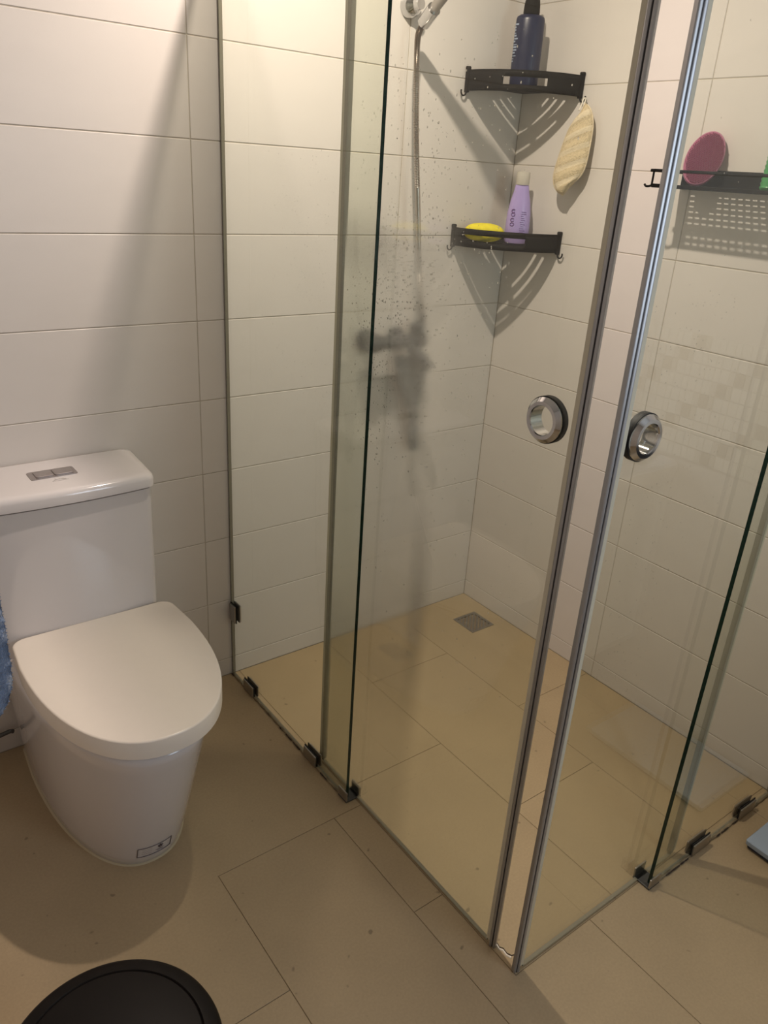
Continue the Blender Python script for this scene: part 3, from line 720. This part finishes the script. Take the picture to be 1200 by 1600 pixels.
# long shelf on the right wall
zb = 1.425; YA, YB, DP = -0.575, -0.975, 0.118
t = empty('wall_shelf', (-0.06, (YA + YB) / 2, zb), 'long black perforated wall shelf behind the right glass, holding the pink brush', 'shelf')
rowsx = [0.012 + 0.0112 * i for i in range(6)] + [0.094, 0.106]
xe = [0.002]; sl = []
for r in rowsx: xe += [r, r + 0.0052]
xe.append(DP); ye = [YA]; y = YA - 0.030
while y > YB + 0.035: ye += [y, y - 0.0115]; y -= 0.0175
ye.append(YB)
verts = [(-x, y, zb) for x in xe for y in ye]; faces = []; ny = len(ye)
for i in range(len(xe) - 1):
    for j in range(ny - 1):
        if i % 2 == 1 and j % 2 == 1: continue
        a = i * ny + j; faces.append((a, a + 1, a + ny + 1, a + ny))
pl = mk('base_plate', verts, faces, MT['black'], t); s = pl.modifiers.new('solid', 'SOLIDIFY'); s.thickness = 0.0026; s.offset = 1
G().box((-0.0045, YB, zb), (-0.0015, YA, zb + 0.042)).build('back_plate', MT['black'], t, bev=0.001)
G().box((-DP - 0.002, YB, zb + 0.031), (-DP + 0.002, YA, zb + 0.0375)).build('front_rail', MT['black'], t, bev=0.001)
G().box((-DP - 0.002, YB, zb - 0.002), (-DP + 0.002, YA, zb + 0.006)).build('front_lip', MT['black'], t, bev=0.001)
for yy in (YA, YB):
    G().box((-DP, yy - 0.0015, zb + 0.031), (-0.0045, yy + 0.0015, zb + 0.0365)).build('side_rail', MT['black'], t)
    G().box((-DP, yy - 0.0015, zb - 0.001), (-0.0045, yy + 0.0015, zb + 0.006)).build('side_lip', MT['black'], t)
    G().lathe([(0.0025, zb), (0.0025, zb + 0.034)], 10, c=(-DP, yy, 0)).build('corner_post', MT['black'], t, smooth=60)
s_ = 1
G().tube(bez([(-DP, YA + 0.000, zb + 0.0015), (-DP - 0.002, YA + 0.008, zb - 0.0005), (-DP - 0.003, YA + 0.014, zb + 0.000), (-DP - 0.003, YA + 0.018, zb + 0.0035)], 5), 0.0026, 8).build('hook', MT['black'], t, smooth=60)
G().tube([(-DP, YA + 0.008, zb + 0.034), (-DP, YA - 0.004, zb + 0.034)], 0.0034, 8).build('rail_cap', MT['black'], t, smooth=60)
# ------------------------------------------------------------------ things on the shelves
# navy bottle
bx, by, bz = -0.088, -0.086, 1.6456
t = empty('shampoo_bottle', (bx, by, bz), 'dark navy bottle with a black cap on the upper corner shelf', 'bottle')
def oval(prof, c, sx, sy, rot=0.785, n=32):
    rings = []
    for r, h in prof:
        ring = []
        for i in range(n):
            a = 2 * PI * i / n; x, y = r * sx * math.cos(a), r * sy * math.sin(a)
            ring.append((c[0] + x * math.cos(rot) - y * math.sin(rot), c[1] + x * math.sin(rot) + y * math.cos(rot), c[2] + h))
        rings.append(ring)
    return G().loft(rings)
RO = -0.70
pr = [(0.036, 0), (0.038, 0.004), (0.0385, 0.05), (0.0385, 0.12), (0.0375, 0.166), (0.0355, 0.173), (0.028, 0.178), (0.019, 0.180)]
pr = [(a_, h_ * 0.955) for a_, h_ in pr]
bt = oval(pr, (bx, by, bz), 1.0, 0.62, RO).build('body', MT['navy'], t, smooth=40)
oval([(a_, h_ - 0.008) for a_, h_ in [(0.0200, 0.179), (0.0215, 0.182), (0.0205, 0.200), (0.0185, 0.212), (0.0140, 0.216), (0.0105, 0.219), (0.0095, 0.232), (0.0075, 0.236)]], (bx, by, bz), 1, 1, RO).build('cap', MT['black'], t, smooth=40)
# pale print on its left side
def wrap(c, sx, sy, rot, r, a0, a1, h0, h1, off=0.0005, n=6):
    v = []; f = []
    for i in range(n + 1):
        a = a0 + (a1 - a0) * i / n
        for h in (h0, h1):
            x, y = (r * sx + off) * math.cos(a), (r * sy + off) * math.sin(a)
            v.append((c[0] + x * math.cos(rot) - y * math.sin(rot), c[1] + x * math.sin(rot) + y * math.cos(rot), c[2] + h))
    for i in range(n): f.append((2 * i, 2 * i + 2, 2 * i + 3, 2 * i + 1))
    return v, f
g = G()
rnd = random.Random(4)
for h0 in [0.060 + 0.0065 * i for i in range(14)]:
    a = -PI + 0.10 + rnd.uniform(0, 0.1)
    g.add(*wrap((bx, by, bz), 1.0, 0.62, RO, 0.0385, a, a + rnd.uniform(0.25, 0.55), h0, h0 + rnd.choice((0.002, 0.0035, 0.004))))
g.build('print', MT['navylabel'], bt)
# lavender bottle
bx, by, bz = -0.062, -0.104, 1.2486
t = empty('shower_gel_bottle', (bx, by, bz), 'lavender bottle with milky cap and violet print on the lower corner shelf', 'bottle')
pr = [(0.031, 0), (0.0345, 0.004), (0.0350, 0.04), (0.0335, 0.075), (0.0285, 0.105), (0.0215, 0.132), (0.0190, 0.145), (0.0175, 0.148)]
pr = [(a_, h_ * 1.07) for a_, h_ in pr]
bt = oval(pr, (bx, by, bz), 1.0, 0.6, RO).build('body', MT['lav'], t, smooth=40)
oval([(a_, h_ + 0.010) for a_, h_ in [(0.0175, 0.147), (0.0190, 0.149), (0.0190, 0.176), (0.0175, 0.181), (0.010, 0.182)]], (bx, by, bz), 1.0, 0.8, RO).build('cap', MT['capclear'], t, smooth=40)
g = G()       # vertical row of rounded letter-like shapes on the front-left
def ringmark(a, h, ra, rh, th=0.0011, gap=None):
    n = 14; v = []; 
    P = []
    for i in range(n + 1):
        q = (gap or 0) + (2 * PI - (gap or 0) * 2) * i / n; ang = a + ra * math.cos(q); hh = h + rh * math.sin(q)
        P.append(wrap((bx, by, bz), 1.0, 0.6, RO, 0.0338 if hh > 0.07 else 0.0348, ang, ang + 0.001, hh, hh + 0.0001, 0.0008, 1)[0][0])
    g.tube(P, th, 5)
for h, gp in ((0.052, 0.0), (0.064, 0.7), (0.078, 0.0), (0.088, 0.7)):
    ringmark(-PI / 2 - 0.55, h, 0.17, 0.0042, gap=gp); 
g.build('print', MT['violet'], bt)
g = G(); rnd = random.Random(9)
for i in range(11):
    h = 0.030 + 0.0055 * i; a = -PI / 2 + 0.15 + rnd.uniform(-.05, .05)
    g.add(*wrap((bx, by, bz), 1.0, 0.6, RO, 0.0352 - max(0, h - 0.05) * 0.06, a, a + rnd.uniform(0.2, 0.5), h, h + 0.0016, 0.0006))
g.build('fine_print', MT['violet'], bt)
# yellow sponge
def blob(name, c, rx, ry, rz, mat, parent=None, rot=0, n=28, m_=14, p=2.6, noise=0.0, seed=0):
    rnd = random.Random(seed); rings = []
    for j in range(1, m_):
        th = PI * j / m_; z = -math.copysign(abs(math.cos(th)) ** (2 / p), math.cos(th)) * rz; s = math.sin(th) ** (2 / p)
        ring = []
        for i in range(n):
            a = 2 * PI * i / n; k = 1 + noise * rnd.uniform(-1, 1)
            x = math.copysign(abs(math.cos(a)) ** (2 / p), math.cos(a)) * rx * s * k; y = math.copysign(abs(math.sin(a)) ** (2 / p), math.sin(a)) * ry * s * k
            ring.append((c[0] + x * math.cos(rot) - y * math.sin(rot), c[1] + x * math.sin(rot) + y * math.cos(rot), c[2] + z))
        rings.append(ring)
    return G().loft(rings).build(name, mat, parent, smooth=60)
sp = blob('sponge', (-0.158, -0.068, 1.2486 + 0.0255), 0.058, 0.030, 0.0255, MT['yellow'], rot=-0.62, noise=0.012, p=2.3)
tag(sp, 'bright yellow bath sponge at the left of the lower corner shelf', 'sponge')
# loofah mitt hanging on the right hook of the upper shelf
t = empty('bath_mitt', (-0.03, -0.245, 1.60), 'cream ribbed loofah mitt hanging from the upper corner shelf hook', 'bath mitt')
top = Vector((-0.016, -0.246, 1.6215))
C0 = Vector((-0.034, -0.252, 1.500))
# oval pad in a plane roughly parallel to the wall: u = along -y, w = up; slightly turned
un = Vector((0.22, -0.95, 0.02)).normalized(); up = Vector((0.02, 0.16, 1)).normalized(); nn = un.cross(up).normalized(); up = nn.cross(un).normalized()
rings = []
N_ = 40; NS = 30
def mitt_w(s):      # half width along the length, s from -1 bottom to 1 top
    return 0.043 * (max(0, 1 - abs(s) ** 3.5)) ** 0.6 * (1.0 - 0.22 * s)
rings = []; bands = []
for j in range(NS + 1):
    s = -0.985 + 1.97 * j / NS; wv = max(0.002, mitt_w(s)); L_ = 0.098
    ctr = C0 + up * s * L_ + un * (0.006 * math.sin(s * 2.2))
    ribs = 0.0022 * math.sin(s * 18)
    rings.append([tuple(ctr + un * (wv * math.cos(a)) + up * (0.016 * math.cos(a)) + nn * ((0.014 + ribs) * min(1, wv / 0.02) * math.sin(a))) for a in [2 * PI * i / 24 for i in range(24)]])
g = G().loft(rings)
fm = []
for j in range(NS):
    for i in range(24): fm.append(1 if (j % 6) in (2, 3) else 0)
fm += [0, 0]
mp = mk('pad', g.v, g.f, None, t, mats=[MT['cream'], MT['creamband']], fm=fm); 
for p_ in mp.data.polygons: p_.use_smooth = True
ed = [];
for j in range(NS + 1):
    s = -0.985 + 1.97 * j / NS; wv = max(0.002, mitt_w(s)) + 0.0005; ed.append(C0 + up * s * 0.098 + un * (0.006 * math.sin(s * 2.2) + wv) + up * 0.016)
ed2 = []
for j in range(NS, -1, -1):
    s = -0.985 + 1.97 * j / NS; wv = max(0.002, mitt_w(s)) + 0.0005; ed2.append(C0 + up * s * 0.098 + un * (0.006 * math.sin(s * 2.2) - wv) - up * 0.016)
G().tube(ed + ed2 + [ed[0]], 0.0022, 6).build('piping', MT['creamband'], t, smooth=60)
tp = C0 + up * 0.096
G().tube(bez([tp + un * 0.004, (tp + top) / 2 + un * 0.004, top + Vector((0.003, -0.001, 0.002)), top + Vector((0, 0, 0.004)), top + Vector((-0.004, 0.001, 0.0)), (tp + top) / 2 - un * 0.003, tp - un * 0.004], 5), 0.0019, 6).build('loop', MT['cord'], t, smooth=60)
# pink brush leaning on the wall, on the long shelf
t = empty('body_brush', (-0.05, -0.64, 1.428), 'oval pink silicone scrub brush leaning on the long wall shelf', 'brush')
bc = Vector((-0.040, -0.648, 1.490))
aw = Vector((0.36, -0.08, 0.93)).normalized()                  # long axis (leans towards the wall)
fn = Vector((-0.80, -0.52, 0.27)); fn = (fn - aw * fn.dot(aw)).normalized()      # front normal
sd = aw.cross(fn).normalized()
def bp(u, v_, n_): return bc + sd * u + aw * v_ + fn * n_
rings = []
for rr, h in ((0.75, -0.009), (0.95, -0.008), (1.0, -0.004), (1.0, 0.001), (0.96, 0.004), (0.92, 0.003)):
    rings.append([tuple(bp(0.041 * rr * math.cos(a), 0.062 * rr * math.sin(a), h)) for a in [2 * PI * i / 48 for i in range(48)]])
bd = G().loft(rings).build('body', MT['pinkrim'], t, smooth=50)
g = G(); cnt = 0
for i in range(-9, 10):
    for j in range(-15, 16):
        u = i * 0.0041 + (0.00205 if j % 2 else 0); v_ = j * 0.0037
        if (u / 0.0375) ** 2 + (v_ / 0.0575) ** 2 > 1: continue
        b0 = bp(u, v_, 0.002); L_ = 0.008
        q = [b0 + sd * 0.00125 + aw * 0.0, b0 + aw * 0.00125, b0 - sd * 0.00125, b0 - aw * 0.00125]
        q2 = [x * 1.0 + fn * L_ + (b0 - x) * 0.35 for x in q]
        g.loft([[tuple(x) for x in q], [tuple(x) for x in q2]], False, True)
o = g.build('bristles', MT['pink'], t); tag(o, kind='stuff')
rings = [[tuple(bp(0.039 * rr * math.cos(a), 0.0595 * rr * math.sin(a), h)) for a in [2 * PI * i / 40 for i in range(40)]] for rr, h in ((1, 0.001), (0.98, 0.0038))]
G().loft(rings).build('bristle_bed', MT['pink'], t)
# green bottle at the right edge
bx, by, bz = -0.055, -0.838, 1.4265
t = empty('green_bottle', (bx, by, bz), 'green ribbed plastic bottle at the right edge on the long wall shelf', 'bottle')
pr = [(0.026, 0), (0.029, 0.003)]
for k in range(9):
    z = 0.010 + k * 0.0085; pr += [(0.0335 - k * 0.0004, z), (0.0310 - k * 0.0004, z + 0.0042)]
pr += [(0.026, 0.095), (0.015, 0.105), (0.012, 0.112)]
oval(pr, (bx, by, bz), 1.0, 0.8, 0.0).build('body', MT['green'], t, smooth=60)
oval([(0.014, 0.111), (0.014, 0.135), (0.011, 0.138)], (bx, by, bz), 1, 1).build('cap', MT['satin'], t, smooth=40)
# ------------------------------------------------------------------ shower mixer, hose and hand shower
t = empty('shower_mixer', (-0.38, -0.05, 0.98), 'grey metal shower mixer on the back wall, blurred behind the hazy door', 'mixer tap')
G().lathe([(0.024, -0.548), (0.026, -0.543), (0.026, -0.512), (0.019, -0.507), (0.019, -0.392), (0.0245, -0.387), (0.0245, -0.352), (0.021, -0.347)], 24, 'x', (0, -0.062, 0.980)).build('body', MT['darkmetal'], t, smooth=40)
for x in (-0.510, -0.400): G().lathe([(0.030, -0.001), (0.028, -0.010), (0.013, -0.014), (0.013, -0.045)], 20, 'y', (x, 0, 0.980)).build('wall_connector', MT['darkmetal'], t, smooth=40)
G().lathe([(0.020, 1.000), (0.022, 1.004), (0.022, 1.026), (0.018, 1.030)], 20, c=(-0.372, -0.062, 0)).build('diverter_knob', MT['darkmetal'], t, smooth=40)
G().tube(bez([(-0.400, -0.066, 0.965), (-0.388, -0.080, 0.952), (-0.375, -0.095, 0.935), (-0.362, -0.110, 0.916), (-0.356, -0.118, 0.906)], 5), 0.015, 12, rad=lambda i: 0.018 - 0.0001 * i).build('spout', MT['darkmetal'], t, smooth=60)
# squeegee-like tool hanging below the mixer
t = empty('hanging_squeegee', (-0.37, -0.06, 0.95), 'blurred grey wedge-shaped tool hanging under the mixer, handle down', 'tool')
rings = []
for z, wd, th in ((0.930, 0.062, 0.010), (0.900, 0.058, 0.011), (0.850, 0.046, 0.011), (0.800, 0.030, 0.011), (0.765, 0.018, 0.010), (0.700, 0.014, 0.010), (0.670, 0.015, 0.010), (0.655, 0.018, 0.011), (0.635, 0.014, 0.010)):
    rings.append([(-0.372 + (0.930 - z) * 0.12 + x, -0.045 + y, z) for x, y in rrect(-wd, wd, -th, th, min(wd, th) * 0.9)])
G().loft(rings).build('handle_body', MT['greyp'], t, smooth=50)
G().tube([(-0.374, -0.045, 0.928), (-0.374, -0.050, 0.945)], 0.004, 8).build('hanging_tab', MT['greyp'], t, smooth=60)
# hand shower with holder
t = empty('hand_shower', (-0.425, -0.03, 1.78), 'chrome hand shower in its wall holder at the top of the back wall', 'shower head')
HX, HZ = -0.428, 1.795
G().lathe([(0.0285, -0.001), (0.0285, -0.006), (0.0255, -0.018), (0.018, -0.028), (0.012, -0.036), (0.012, -0.048)], 32, 'y', (HX, 0, HZ)).build('wall_holder', MT['chrome'], t, smooth=40)
P0 = Vector((-0.4325, -0.070, 1.754)); dv = Vector((-0.16, -0.87, 0.45)).normalized()
G().tube([P0 - dv * 0.002, P0 + dv * 0.05], 0.0165, 20).build('cradle', MT['chrome'], t, smooth=60)
G().tube([P0 - dv * 0.012 + dv * (0.024 * i) for i in range(10)], 0.012, 16, rad=lambda i: 0.0105 + 0.0006 * i).build('handle', MT['satin'], t, smooth=60)
G().tube([P0 + dv * (0.20 + 0.01 * i) for i in range(6)], 0.02, 20, rad=lambda i: (0.0155, 0.019, 0.021, 0.0215, 0.021, 0.018)[i]).build('spray_head', MT['chrome'], t, smooth=60)
# hose: ridged tube
hs = P0 - dv * 0.012
path = bez([tuple(hs), (-0.443, -0.062, 1.722), (-0.4436, -0.065, 1.665), (-0.4344, -0.065, 1.553), (-0.4221, -0.065, 1.45), (-0.4053, -0.065, 1.326), (-0.3857, -0.065, 1.177), (-0.366, -0.065, 1.075), (-0.357, -0.065, 1.035), (-0.357, -0.062, 1.004)], 60)
hose = G().tube(path, 0.007, 8, rad=lambda i: 0.0070 + (0.0011 if i % 2 else -0.0008)).build('shower_hose', MT['hose'], smooth=80)
tag(hose, 'ridged metal shower hose hanging down the back wall to the mixer', 'hose')
